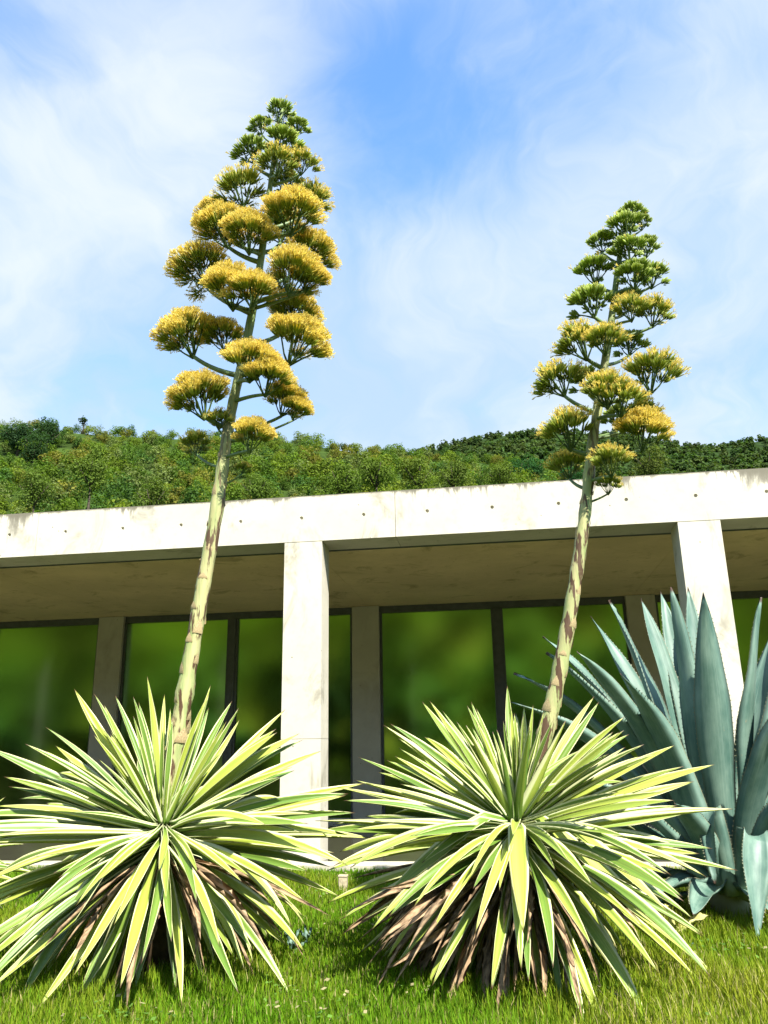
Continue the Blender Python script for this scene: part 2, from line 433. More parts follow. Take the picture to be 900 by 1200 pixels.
# fascia: cast sections with conical form-tie holes
PW = 4.67; HS = PW/6
def fascia_panel(x0):
    V = []; F = []
    NA = 16
    cz = ZB + 0.30
    z0, z1 = ZB, ZT
    xa, xb = x0+0.003, x0+PW-0.003
    def add(p): V.append(p); return len(V)-1
    cells = 6; wcell = (xb-xa)/cells
    for c in range(cells):
        a, b = xa+c*wcell, xa+(c+1)*wcell
        hx = x0 + (c+0.5)*HS + 0.001
        ringo = []; rings = [[] for _ in range(3)]
        for i in range(NA):
            th = 2*math.pi*(i+0.5)/NA
            dx, dz = math.cos(th), math.sin(th)
            # square boundary in the same direction
            sx = (b-hx)/dx if dx > 0 else (a-hx)/dx
            sz = (z1-cz)/dz if dz > 0 else (z0-cz)/dz
            k = min(sx, sz)
            ringo.append(add((hx+dx*k, D0, cz+dz*k)))
            for q, (rr, yy) in enumerate(((0.022, 0), (0.017, 0.02), (0.009, 0.028))):
                rings[q].append(add((hx+dx*rr, D0+yy, cz+dz*rr)))
        corners = [add((a, D0, z0)), add((b, D0, z0)), add((b, D0, z1)), add((a, D0, z1))]
        for i in range(NA):
            j = (i+1) % NA
            F.append((ringo[i], ringo[j], rings[0][j], rings[0][i]))
            F.append((rings[0][i], rings[0][j], rings[1][j], rings[1][i]))
            F.append((rings[1][i], rings[1][j], rings[2][j], rings[2][i]))
            pi, pj = V[ringo[i]], V[ringo[j]]
            if abs(pi[0]-pj[0]) > 1e-6 and abs(pi[2]-pj[2]) > 1e-6:   # edge turns a corner
                cr = min(corners, key=lambda q: abs(V[q][0]-(pi[0]+pj[0])/2)+abs(V[q][2]-(pi[2]+pj[2])/2))
                F.append((ringo[i], cr, ringo[j]))
        F.append(tuple(rings[2]))
    yb = D0+0.5
    p = [add(q) for q in ((xa, D0, z0), (xb, D0, z0), (xb, D0, z1), (xa, D0, z1), (xa, yb, z0), (xb, yb, z0), (xb, yb, z1), (xa, yb, z1))]
    F += [(p[4], p[5], p[1], p[0]), (p[3], p[2], p[6], p[7]), (p[0], p[3], p[7], p[4]), (p[1], p[5], p[6], p[2]), (p[5], p[4], p[7], p[6])]
    me = mesh('fascia_panel', V, F, M_FASCIA)
    return me
fascia = pbuild(MB().box(-18.7, 18.6, D0+0.06, D0+0.49, ZB+0.03, ZT-0.03), 'fascia_core', M_FRAME)
for k in range(-4, 4):
    o = obj('fascia_panel', fascia_panel(-1.16+PW*k), pav, (0, -(D0+2), 0))
# front columns
zj = at(350, 866, Y=D0)[2]
for k in range(-3, 4):
    x0 = -2.5345 + 4.6412*k
    mb = MB()
    mb.box(x0, x0+0.468, D0+0.004, D0+0.40, -0.2, zj-0.003)
    mb.box(x0+0.004, x0+0.464, D0+0.008, D0+0.396, zj-0.003, zj+0.003)
    mb.box(x0, x0+0.468, D0+0.004, D0+0.40, zj+0.003, ZB-0.003)
    pbuild(mb, 'column', M_CONC)
# glazed back wall
pill = [-12.2, -7.45, -2.60, 2.20, 7.02, 11.8]
for x in pill:
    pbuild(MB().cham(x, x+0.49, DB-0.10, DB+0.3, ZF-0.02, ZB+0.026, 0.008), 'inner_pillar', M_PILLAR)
pbuild(MB().box(-20, 20, DB-0.016, DB+0.06, ZB-0.10, ZB+0.026), 'top_rail', M_FRAME)
pbuild(MB().box(-20, 20, DB-0.02, DB+0.08, ZF-0.01, ZF+0.06), 'bottom_rail', M_CONC)
for i in range(len(pill)-1):
    a, b = pill[i]+0.49, pill[i+1]
    mid = (a+b)/2 - 0.06
    pbuild(MB().box(mid-0.06, mid+0.06, DB-0.05, DB+0.06, ZF+0.055, ZB-0.10), 'mullion', M_FRAME)
    for (p0, p1) in ((a, mid-0.06), (mid+0.06, b)):
        g = pbuild(MB().box(p0+0.02, p1-0.02, DB+0.0, DB+0.012, ZF+0.055, ZB-0.095), 'glass_pane', M_GLASS)
        MB().box(p0-0.01, p0+0.045, DB-0.03, DB+0.05, ZF+0.06, ZB-0.10).build('frame', M_FRAME, g)
        MB().box(p1-0.045, p1+0.01, DB-0.03, DB+0.05, ZF+0.06, ZB-0.10).build('frame', M_FRAME, g)

# ------------------------------------------------------------------ hills and woods
sil_near = [(-250, 500), (0, 497), (60, 499), (110, 503), (200, 507), (330, 514), (420, 528), (560, 534), (640, 548), (760, 575), (1000, 620), (1300, 660)]
sil_far = [(200, 560), (480, 540), (545, 526), (580, 518), (640, 514), (735, 517), (790, 530), (835, 533), (870, 527), (900, 523), (1050, 520), (1300, 530)]
YN = 105.0; YF = 290.0
pn = np.array([at(x, y, Y=YN) for x, y in sil_near]); pf = np.array([at(x, y, Y=YF) for x, y in sil_far])
def hash2(x, y, s): return np.sin(x*s+1.3*np.sin(y*s*0.7))*np.cos(y*s*0.9+0.8*np.sin(x*s*0.6))
def hill_near(x, y):
    H = np.interp(x, pn[:, 0], pn[:, 2]) - 0.6
    t_ = np.clip((y-30)/(YN-30), 0, 1)
    z = H*(0.88*t_**1.15 + 0.12*np.sin(t_*math.pi/2))
    z = z - np.maximum(y-YN, 0)*0.25
    return z + 1.2*hash2(x, y, 0.11)*t_*(1-0.7*np.clip((y-80)/25, 0, 1)) - 1.0*(1-np.clip(t_*8, 0, 1))
def hill_far(x, y):
    H = np.interp(x, pf[:, 0], pf[:, 2]) + 2.5
    t_ = np.clip((y-150)/(YF-150), 0, 1)
    z = H*(0.8*t_**1.1+0.2*np.sin(t_*math.pi/2)) - np.maximum(y-YF, 0)*0.3
    return z + 3.0*hash2(x, y, 0.05)*t_*(1-t_) - 1.5*(1-np.clip(t_*8, 0, 1))
def terrain(name, fn, x0, x1, y0, y1, nx, ny):
    X, Y = np.meshgrid(np.linspace(x0, x1, nx), np.linspace(y0, y1, ny))
    V = np.stack([X.ravel(), Y.ravel(), fn(X, Y).ravel()], 1)
    idx = np.arange(nx*ny).reshape(ny, nx)
    F = np.stack([idx[:-1, :-1], idx[:-1, 1:], idx[1:, 1:], idx[1:, :-1]], -1).reshape(-1, 4)
    o = obj(name, mesh(name, V, F, M_HILL, True)); o['kind'] = 'structure'
    return o
terrain('wooded_hill', hill_near, -120, 90, 30, 150, 106, 61)
terrain('far_hill', hill_far, -160, 260, 150, 380, 106, 60).data.materials[0] = M_FARHILL

rng = np.random.default_rng(7)
def crown_unit(n, leaf, seed, lumps=11, flat=0.85):
    """leaf quads over a lumpy crown of radius about 1; returns verts (n,4,3) and shade (n)"""
    r = np.random.default_rng(seed)
    c = r.normal(size=(lumps, 3)); c /= np.linalg.norm(c, axis=1)[:, None]
    c *= r.uniform(0.25, 0.68, (lumps, 1)); c[:, 2] = c[:, 2]*flat + 0.08
    rl = r.uniform(0.26, 0.46, lumps)
    li = r.integers(0, lumps, n)
    d = r.normal(size=(n, 3)); d[:, 2] += 0.35; d /= np.linalg.norm(d, axis=1)[:, None]
    p = c[li] + d*(rl[li]*r.uniform(0.72, 1.08, n))[:, None]
    nrm = d + r.normal(size=(n, 3))*0.40; nrm[:, 2] += 0.35; nrm /= np.linalg.norm(nrm, axis=1)[:, None]
    a = np.cross(nrm, r.normal(size=(n, 3))); a /= np.linalg.norm(a, axis=1)[:, None]
    b = np.cross(nrm, a)
    s = leaf*r.uniform(0.6, 1.35, n)[:, None]
    V = np.stack([p-a*s, p-b*s*0.6, p+a*s, p+b*s*0.6], 1)
    return V, r.uniform(0.65, 1.35, n)
def wood(name, lib, P, R, tint, seed):
    r = np.random.default_rng(seed); Vs = []; Cs = []
    for i in range(len(P)):
        V, sh = lib[r.integers(len(lib))]
        a = r.uniform(0, 6.283); ca, sa = math.cos(a), math.sin(a)
        q = V.reshape(-1, 3)
        q = np.stack([q[:, 0]*ca-q[:, 1]*sa, q[:, 0]*sa+q[:, 1]*ca, q[:, 2]], 1)*R[i] + P[i]
        Vs.append(q); Cs.append(np.repeat(sh[:, None]*tint[i], 4, 0))
    V = np.concatenate(Vs); C = np.concatenate(Cs)
    F = np.arange(len(V)).reshape(-1, 4)
    return obj(name, mesh(name, V, F, M_TREE, col=C))
lib_near = [crown_unit(680, 0.072, 100+i, 14) for i in range(7)]
lib_far = [crown_unit(200, 0.18, 200+i, 9) for i in range(6)]
TINTS = np.array([(0.075, 0.120, 0.012), (0.090, 0.130, 0.014), (0.055, 0.100, 0.012), (0.110, 0.145, 0.016), (0.120, 0.120, 0.020), (0.042, 0.085, 0.016), (0.100, 0.130, 0.035)])

# individual trees that can be told apart on the slope
trees = [  # px, py(crown centre), Y, radius, tint, kind
    (22, 515, 92, 3.2, (0.028, 0.062, 0.020), 0), (55, 512, 94, 3.0, (0.026, 0.058, 0.018), 0), (40, 527, 86, 2.6, (0.030, 0.066, 0.018), 0),
    (98, 494, 104, 1.0, (0.030, 0.060, 0.015), 1),
    (106, 556, 62, 2.3, (0.100, 0.150, 0.022), 2),
    (40, 580, 58, 2.0, (0.085, 0.130, 0.020), 3), (178, 588, 55, 1.9, (0.085, 0.125, 0.020), 3), (300, 576, 60, 1.9, (0.090, 0.140, 0.020), 3),
    (400, 566, 62, 2.1, (0.085, 0.135, 0.016), 3), (440, 557, 66, 2.3, (0.095, 0.145, 0.018), 3), (490, 560, 62, 2.0, (0.100, 0.145, 0.020), 3), (530, 560, 64, 1.9, (0.090, 0.130, 0.020), 3),
    (588, 562, 74, 2.0, (0.095, 0.140, 0.018), 3), (625, 554, 95, 2.3, (0.030, 0.095, 0.022), 4), (607, 552, 98, 2.0, (0.030, 0.090, 0.020), 4), (672, 560, 90, 2.1, (0.028, 0.090, 0.024), 4),
    (760, 545, 90, 2.6, (0.085, 0.110, 0.020), 5), (705, 552, 92, 2.2, (0.080, 0.112, 0.020), 5), (402, 524, 104, 0.9, (0.040, 0.080, 0.02), 1)]
TLAB = ['dark blue-green rounded tree in the clump beside the lone skyline tree', 'small lone tree standing up from the hill skyline', 'tall pale yellow-green tree with loose foliage just behind the roof edge',
        'light green bushy tree above the fascia between the two flower stalks', 'deep saturated green tree at the foot of the far hill', 'olive green tree below the far hill between the flower stalks']
TSPEC = {3: 'tiny lone tree on the skyline beside the dark tree clump', 18: 'small tree on the skyline where the near slope runs down',
         5: 'light green bush-like tree at the fascia below the dark tree clump', 6: 'light green low tree between the pale tall tree and the yellow-flowered stalk',
         7: 'light green tree rising just behind the yellow-flowered stalk', 8: 'bright green tree over the column next to the yellow-flowered stalk',
         12: 'light green tree next to the deep green trees at the far hill', 15: 'deep green tree directly behind the greener flower stalk',
         16: 'olive tree below the far hill on the blue agave side of the greener stalk', 17: 'olive tree touching the greener flower stalk below the far hill'}
crown_bounds = []
for i, (px, py, Y, R, tint, k) in enumerate(trees):
    p = at(px, py, Y=Y)
    gz = float(hill_near(np.array(p[0]), np.array(p[1]))) if True else 0
    root = empty('broadleaf_tree', (p[0], p[1], gz), TSPEC.get(i, TLAB[k]), 'tree', 'trees on the hillside behind the pavilion')
    top = p[2]-gz
    V, sh = crown_unit(int(3000 if R > 1 else 300), 0.046 if R > 1 else 0.12, 300+i, 16, 1.0 if k != 2 else 1.5)
    q = V.reshape(-1, 3)*R
    q[:, 2] += top
    C = np.repeat(sh[:, None]*np.array(tint), 4, 0)
    obj('crown', mesh('crown', q, np.arange(len(q)).reshape(-1, 4), M_TREE, col=C), root)
    parts = [tube([(0, 0, -0.3), (0.1, 0, top*0.5), (0.05, 0.05, top+R*0.3)], [0.06+0.05*R, 0.03+0.04*R, 0.03], 7)]
    for b in range(5):
        a = b*1.26+i
        parts.append(tube([(0.05, 0.02, max(top-R*0.5, 0.1)), (math.cos(a)*R*0.3, math.sin(a)*R*0.3, top), (math.cos(a)*R*0.6, math.sin(a)*R*0.6, top+R*0.35)], [0.07, 0.05, 0.02], 5))
    V2, F2 = join(parts)
    obj('trunk', mesh('trunk', V2, F2, M_BARK, True), root)
    crown_bounds.append((p[0], p[1], R))

P = []; R = []; T = []
for yy in np.arange(46, 110, 2.1):
    for xx in np.arange(-100, 70, 2.4):
        x = xx + rng.uniform(-1.4, 1.4); y = yy + rng.uniform(-1.2, 1.2)
        z = float(hill_near(np.array(x), np.array(y)))
        r = rng.uniform(1.1, 2.2)
        if y > 92: r *= 0.72
        if (z+r-CAMZ)/y < 0.27: continue
        if abs((x - YAW*y)/y) > 0.80: continue
        if any(abs(x-a) < rr*0.55 and abs(y-b) < rr*0.55 for a, b, rr in crown_bounds): continue
        P.append((x, y, z + r*0.5)); R.append(r)
        T.append(TINTS[rng.integers(len(TINTS))]*rng.uniform(1.0, 1.5))
print('wood crowns', len(P)); o = wood('hillside_wood', lib_near, np.array(P), np.array(R), np.array(T), 1)
tag(o, 'dense green broadleaf wood covering the slope behind the roof', 'wood', kind='stuff')
P = []; R = []; T = []
for yy in np.arange(205, 300, 2.5):
    for xx in np.arange(-45, 175, 2.8):
        x = xx + rng.uniform(-3, 3); y = yy + rng.uniform(-2.4, 2.4)
        z = float(hill_far(np.array(x), np.array(y))); r = rng.uniform(1.5, 3.0)
        if y > 275: r *= 0.8
        if (z+r-CAMZ)/y < 0.30: continue
        P.append((x, y, z+r*0.45)); R.append(r)
        T.append(np.array((0.046, 0.082, 0.020))*rng.uniform(0.7, 1.35)*np.array([rng.uniform(0.9, 1.25), 1, 1]))
lib_ridge = [crown_unit(110, 0.24, 250+i, 8) for i in range(5)]
o = wood('far_wood', lib_ridge, np.array(P), np.array(R), np.array(T), 2)
tag(o, 'darker far wooded ridge beyond the near slope', 'wood', kind='stuff')

# garden bank behind the glazed wall, seen blurred through the frosted panes
def rear(x, y):
    t_ = np.clip((y-15.6)/9.5, 0, 1)
    return 5.6*t_ + 0.25*hash2(x, y, 0.6)*t_ - 0.3*(1-np.clip(t_*8, 0, 1)) - 6.5*np.clip((y-25.5)/6, 0, 1)
X, Y = np.meshgrid(np.linspace(-26, 24, 60), np.linspace(15.6, 32, 30))
idx = np.arange(60*30).reshape(30, 60)
o = obj('rear_bank', mesh('rear_bank', np.stack([X.ravel(), Y.ravel(), rear(X, Y).ravel()], 1),
        np.stack([idx[:-1, :-1], idx[:-1, 1:], idx[1:, 1:], idx[1:, :-1]], -1).reshape(-1, 4), M_LAWN, True)); o['kind'] = 'structure'
P = []; R = []; T = []
for yy in np.arange(17.2, 26, 1.3):
    for xx in np.arange(-24, 22, 1.35):
        x = xx + rng.uniform(-0.6, 0.6); y = yy + rng.uniform(-0.5, 0.5); r = rng.uniform(0.5, 1.15)
        hi = np.clip((y-17)/7, 0, 1)
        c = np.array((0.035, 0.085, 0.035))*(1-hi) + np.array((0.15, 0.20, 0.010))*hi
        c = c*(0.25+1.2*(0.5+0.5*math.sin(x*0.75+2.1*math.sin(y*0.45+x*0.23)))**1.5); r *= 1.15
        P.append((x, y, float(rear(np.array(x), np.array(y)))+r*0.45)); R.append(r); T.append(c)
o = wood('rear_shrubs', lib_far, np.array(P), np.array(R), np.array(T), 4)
tag(o, 'green shrubs on the bank behind the frosted glass', 'shrubs', kind='stuff')

# wooded bank added out of view behind the camera for the glass to mirror
def bank(x, y):
    t_ = np.clip((-y-16)/44, 0, 1)
    return 15*np.sin(t_*math.pi/2) + 0.6*hash2(x, y, 0.13)*t_ - 0.5*(1-np.clip(t_*8, 0, 1))
X, Y = np.meshgrid(np.linspace(-75, 75, 50), np.linspace(-75, -16, 24))
idx = np.arange(50*24).reshape(24, 50)
o = obj('unseen_bank', mesh('unseen_bank', np.stack([X.ravel(), Y.ravel(), bank(X, Y).ravel()], 1),
        np.stack([idx[:-1, :-1], idx[:-1, 1:], idx[1:, 1:], idx[1:, :-1]], -1).reshape(-1, 4), M_HILL, True)); o['kind'] = 'structure'
P = []; R = []; T = []
for yy in np.arange(-60, -17, 4.4):
    for xx in np.arange(-62, 62, 5.0):
        x = xx + rng.uniform(-1.8, 1.8); y = yy + rng.uniform(-1.5, 1.5); r = rng.uniform(2.0, 3.6)
        P.append((x, y, float(bank(np.array(x), np.array(y)))+r*0.5)); R.append(r)
        T.append(np.array([(0.11, 0.17, 0.012), (0.045, 0.10, 0.02), (0.02, 0.06, 0.03), (0.15, 0.19, 0.014)][rng.integers(4)]))
o = wood('unseen_wood', lib_far, np.array(P), np.array(R), np.array(T), 3)
tag(o, 'green wooded bank added out of view for the windows to mirror', 'wood', kind='stuff')

# ------------------------------------------------------------------ agave leaves
def leaf_mesh(name, mat, W=0.1, thick=0.018, bend=0.3, bexp=1.5, gutter=0.35, twist=0.0, wave=0.0, crease=None, prof=None, NS=16, sag=0.0, seed=0, teeth=0, side=0.0):
    """unit length leaf along +x, adaxial side +z, bending towards -z"""
    r = np.random.default_rng(seed)
    if prof is None:
        prof = ([0, 0.06, 0.25, 0.45, 0.6, 0.75, 0.88, 0.96, 1.0], [0.80, 0.62, 0.72, 0.95, 1.0, 0.80, 0.44, 0.16, 0.012])
    ts = np.linspace(0, 1, NS+1)**0.95
    us = np.array([-1, -0.5, 0, 0.5, 1.0])
    pos = np.zeros(3); ang = 0.0; V = []; UV = []
    prev = 0
    yaw = 0.0
    for k, t_ in enumerate(ts):
        ds = t_-prev; prev = t_
        ang = -bend*t_**bexp + sag
        if crease and t_ > crease[0]: ang -= crease[1]
        yaw = side*t_
        pos = pos + ds*np.array([math.cos(ang)*math.cos(yaw), math.sin(yaw)*math.cos(ang), math.sin(ang)])
        wv = 0.5*W*np.interp(t_, *prof)
        tw = twist*t_ + wave*math.sin(t_*9+seed)
        fx = np.array([math.cos(ang), 0, math.sin(ang)])
        up = np.array([-math.sin(ang), 0, math.cos(ang)])
        ly = np.array([0, 1.0, 0])
        ly2 = ly*math.cos(tw)+up*math.sin(tw); up2 = up*math.cos(tw)-ly*math.sin(tw)
        g = gutter*(1-0.45*t_)
        hgt = thick*(1.15-t_)*0.9
        for u in us:
            V.append(pos + ly2*wv*u*math.cos(g*abs(u)) + up2*wv*g*u*u*1.2); UV.append((0.5+u/2, t_))
        for u in (0.55, 0.0, -0.55):
            V.append(pos + ly2*wv*u + up2*(wv*g*u*u*1.2 - hgt*(1-0.6*abs(u)))); UV.append((0.5+u/2, t_))
    n = 8; F = []
    for k in range(NS):
        for i in range(n):
            j = (i+1) % n
            F.append((k*n+i, k*n+j, (k+1)*n+j, (k+1)*n+i))
    F.append(tuple(range(n-1, -1, -1))); F.append(tuple(NS*n+i for i in range(n)))
    V = list(V)
    if teeth:
        for s_, ui in ((0, -1), (4, 1)):
            for q in range(teeth):
                tt = 0.08+0.84*q/teeth + r.uniform(-0.004, 0.004); k = min(int(np.searchsorted(ts, tt))-1, NS-1)
                f_ = (tt-ts[k])/(ts[k+1]-ts[k])
                p0 = np.array(V[k*n+s_])*(1-f_)+np.array(V[(k+1)*n+s_])*f_
                c0 = np.array(V[k*n+2])*(1-f_)+np.array(V[(k+1)*n+2])*f_
                o_ = (p0-c0); o_ /= np.linalg.norm(o_)+1e-9
                dx = (np.array(V[(k+1)*n+s_])-np.array(V[k*n+s_])); dx /= np.linalg.norm(dx)+1e-9
                b = len(V); h = 0.004*r.uniform(0.7, 1.3)
                V += [p0-dx*0.003-o_*0.001, p0+dx*0.003-o_*0.001, p0+o_*h+dx*0.001]
                UV += [(1, tt)]*3; F.append((b, b+1, b+2))
    return mesh(name, np.array(V), F, mat, True, uv=np.array(UV))

LEAVES = []
sr = np.random.default_rng(11)
for i in range(18):
    LEAVES.append((leaf_mesh('variegated_leaf', M_VARI, W=sr.uniform(0.066, 0.088), thick=0.012, bend=[0.02, 0.12, 0.25, 0.4, 0.6, 0.85][i % 6]*sr.uniform(0.8, 1.2), gutter=sr.uniform(0.6, 1.2),
                   twist=sr.uniform(-0.35, 0.35), wave=sr.uniform(0, 0.06), side=sr.uniform(-0.14, 0.14), seed=i), i % 6))
CREASED = [leaf_mesh('creased_leaf', M_VARI, W=0.11, thick=0.012, bend=0.2, crease=(c, b), gutter=0.45, seed=40+i) for i, (c, b) in enumerate(((0.3, 0.9), (0.42, 0.7), (0.22, 1.1)))]
DEAD = [leaf_mesh('dead_leaf', M_DEAD, W=sr.uniform(0.035, 0.075), thick=0.006, bend=sr.uniform(0.3, 1.0), gutter=1.1, twist=sr.uniform(-1.5, 1.5), wave=0.5, side=sr.uniform(-0.3, 0.3), seed=60+i, NS=12) for i in range(8)]
BUDPROF = ([0, 0.3, 0.6, 0.85, 1.0], [1.0, 0.9, 0.7, 0.35, 0.02])
BUD = leaf_mesh('bud_leaf', M_VARI, W=0.16, thick=0.05, bend=0.0, gutter=0.9, prof=BUDPROF, seed=3)

def unit(v): v = np.asarray(v, float); return v/np.linalg.norm(v)
def place_leaf(me, name, root, base, d, axis, L, wf=1.0, roll=0.0):
    d = unit(d); n = axis - np.dot(axis, d)*d
    n = unit(n) if np.linalg.norm(n) > 1e-3 else unit(np.cross(d, (0, 1, 0)))
    y = np.cross(n, d)
    if roll: y, n = y*math.cos(roll)+n*math.sin(roll), n*math.cos(roll)-y*math.sin(roll)
    mt = Matrix(((d[0], y[0], n[0]), (d[1], y[1], n[1]), (d[2], y[2], n[2])))
    o = obj(name, me, root)
    o.location = Vector(base) - root.location
    o.rotation_euler = mt.to_euler(); o.scale = (L, L*wf, L)
    return o

def rosette(root, C, elev, N, Lmax, seed, thmax=128, toward=None, dead=(0, None), creased=0, thmin=22, bud=(7, 0.33, 0.7)):
    r = np.random.default_rng(seed)
    C = np.asarray(C, float)
    h = unit(toward if toward is not None else (-C[0], -C[1], 0))
    axis = h*math.cos(elev)+np.array([0, 0, math.sin(elev)])
    e1 = unit(np.cross((0, 0, 1), axis)); e2 = np.cross(axis, e1)
    stem_c = C - axis*0.16
    nb, Lb, wb = bud
    for i in range(nb):   # upright spear of young leaves
        az = i*2.4; th = rad(2+30*i/nb)
        up = unit(axis*0.30+np.array([0, 0, 1.0])); x1 = unit(np.cross(up, axis)); y1 = np.cross(up, x1)
        d = up*math.cos(th)+(x1*math.cos(az)+y1*math.sin(az))*math.sin(th)
        place_leaf(BUD, 'leaf', root, C-axis*0.02+(x1*math.cos(az)+y1*math.sin(az))*0.02, d, unit(up+axis*0.3+0.01*x1), Lb*(0.75+0.35*i/nb), wb)
    for i in range(N):
        t_ = (i+0.5)/N
        az = i*2.399963 + r.normal()*0.10
        th = rad(thmin + (thmax-thmin)*t_**0.78 + r.normal()*4)
        down = max(0, -math.sin(az))
        if th < rad(75): th += rad(46)*down*(1-th/rad(78))
        rd = e1*math.cos(az)+e2*math.sin(az)
        d = axis*math.cos(th)+rd*math.sin(th)
        L = Lmax*np.interp(t_, [0, 0.12, 0.3, 0.7, 1.0], [0.62, 0.80, 0.95, 1.0, 0.92])*r.uniform(0.80, 1.08)
        L *= 1-0.20*max(0, d[2])**2
        base = stem_c + axis*(0.16-0.36*t_) + rd*(0.05+0.085*t_)
        cand = 1 + int(min(4, max(0, t_*3.2 + r.normal()*0.9)))
        front = max(0.0, float(np.dot(d, h)))
        if d[2] < 0.1 and front > 0.25 and r.uniform() < 0.42:      # near leaves arch out, then hang
            d = unit(d + h*0.06 + np.array([0, 0, 0.30*front+0.05])); cand = r.integers(3, 6)
        if d[2] > 0.75: cand = r.integers(0, 2)
        me = LEAVES[(r.integers(0, 3))*6 + cand][0]
        fall = {0: 0.01, 1: 0.05, 2: 0.1, 3: 0.16, 4: 0.23, 5: 0.32}[cand]
        if d[2] < 0:
            lim = (base[2]-0.02)/(-d[2]+fall*0.6)
            if lim < 0.5*L: continue
            L = min(L, lim)
        if r.uniform() < 0.06: me = CREASED[r.integers(3)]
        place_leaf(me, 'leaf', root, base, d, axis, L, r.uniform(0.8, 1.15), r.normal()*0.22)
    for q in range(creased):
        a_ = -math.pi/2 + (q-(creased-1)/2)*0.85; th = rad(62)
        d = axis*math.cos(th)+(e1*math.cos(a_)+e2*math.sin(a_))*math.sin(th); d = unit(d+np.array([0, 0, 0.25]))
        place_leaf(CREASED[q % 3], 'leaf', root, C-axis*0.06, d, axis, 0.86*Lmax, 1.05)
    nd, bias = dead
    for q in range(nd):
        for _ in range(30):
            v = r.normal(size=3)
            if bias is not None: v = v + np.array(bias)*1.2
            v[2] = -abs(v[2])*0.55-0.12; v = unit(v)
            if -0.98 < v[2] < -0.15: break
        L = min(r.uniform(0.6, 1.0)*Lmax, (C[2]-0.10)/(-v[2]))
        place_leaf(DEAD[q % 8], 'dead_leaf', root, C-axis*0.15+np.array([0, 0, -0.08])+v*0.05, v, np.array([0, 0, 1.0]), L, r.uniform(0.8, 1.3), r.normal()*0.6)
    # short stem clothed in old leaf bases
    g = np.array([C[0], C[1], 0.0]) - h*0.12
    V, F = tube([g-np.array([0, 0, 0.05]), g*0.6+stem_c*0.4, stem_c, C-axis*0.04], [0.15, 0.12, 0.11, 0.06], 12)
    obj('stem', mesh('stem', np.array(V)-np.array(root.location), F, M_TRUNKA, True), root)
    return axis

# ------------------------------------------------------------------ flower clusters
def cluster_mesh(kind, seed):
    """umbel head, about 1 across, base of its stalk at (0,0,-0.42)"""
    r = np.random.default_rng(seed)
    V = []; F = []; C = []
    def add(vs, fs, cs):
        b = len(V); V.extend(vs); F.extend([tuple(i+b for i in f) for f in fs]); C.extend(cs)
    nsub = 15
    subs = []
    for i in range(nsub):
        a = i*2.4+seed; q = 0.35*math.sqrt((i+0.1)/nsub)*r.uniform(0.88, 1.08)
        subs.append(np.array([math.cos(a)*q, math.sin(a)*q, 0.10-2.0*q*q+r.uniform(-0.045, 0.035)]))
    stem = np.array((0.085, 0.140, 0.035))
    for i, s_ in enumerate(subs):
        if i % 2: continue
        mid = np.array([s_[0]*0.45, s_[1]*0.45, -0.28])
        v, f = tube([(0, 0, -0.42), mid, s_*0.98], [0.020, 0.013, 0.012], 5, False)
        add(v, f, [stem]*len(v))
    for s_ in subs:
        nf = 32 if kind != 'bud' else 22
        for k in range(nf):
            ro = math.sqrt((k+0.5)/nf); a = k*2.4+r.uniform(-0.25, 0.25)
            loc = np.array([math.cos(a), math.sin(a), 0])*ro
            d = unit(np.array([0, 0, 0.75]) + loc*0.62 + np.array([s_[0], s_[1], 0])*2.5 + r.normal(size=3)*0.10)
            x = unit(np.cross(d, (0.2, 0.3, 0.9))); y = np.cross(d, x)
            L = r.uniform(0.125, 0.17)*(1.0 if kind != 'bud' else 1.0); R0 = 0.0115 if kind != 'bud' else 0.0180
            b0 = s_ + loc*0.070 - np.array([0, 0, 0.04*ro*ro])
            opened = {'open': 0.93, 'mixed': 0.20, 'bud': 0.015}[kind]
            op = r.uniform() < opened
            sh = r.uniform(0.75, 1.2)
            cg = np.array((0.27, 0.34, 0.05))*sh
            ct = (np.array((0.66, 0.57, 0.14)) if op else np.array((0.44, 0.50, 0.13)))*sh
            if kind == 'bud': cg = np.array((0.25, 0.36, 0.055))*sh; ct = np.array((0.54, 0.62, 0.22))*sh
            vs = []; cs = []
            for q, (tl, tr) in enumerate(((0, 0.5), (0.45, 1.0), (0.78, 0.9), (1.0, 0.42))):
                for j in range(4):
                    th = j*math.pi/2
                    vs.append(b0 + d*L*tl + (x*math.cos(th)+y*math.sin(th))*R0*tr)
                    cs.append(cg if q < 2 else ct)
            fs = [(q*4+j, q*4+(j+1) % 4, q*4+4+(j+1) % 4, q*4+4+j) for q in range(3) for j in range(4)] + [(12, 13, 14, 15)]
            add(vs, fs, cs)
            if op:
                e = b0 + d*L
                for j in range(7):
                    sd_ = unit(d + r.normal(size=3)*0.34); l2 = r.uniform(0.055, 0.10)
                    wv = unit(np.cross(sd_, r.normal(size=3)))*0.0042
                    tip = e + sd_*l2
                    an = unit(np.cross(sd_, r.normal(size=3)))*0.013
                    cy = np.array([(0.80, 0.67, 0.17), (0.74, 0.61, 0.14), (0.84, 0.73, 0.27), (0.66, 0.50, 0.13)][r.integers(4)])*r.uniform(0.85, 1.1)
                    add([e-wv, e+wv, tip+wv, tip-wv], [(0, 1, 2, 3)], [np.array((0.58, 0.50, 0.12))]*2+[cy]*2)
                    add([tip-an, tip+sd_*0.007, tip+an, tip-sd_*0.007], [(0, 1, 2, 3)], [cy]*4)
    return mesh(kind+'_flowers', np.array(V), F, M_FLOWER, False, col=np.array(C))
CL = {k: [cluster_mesh(k, s_*10+len(k)) for s_ in range(1, 4)] for k in ('open', 'mixed', 'bud')}
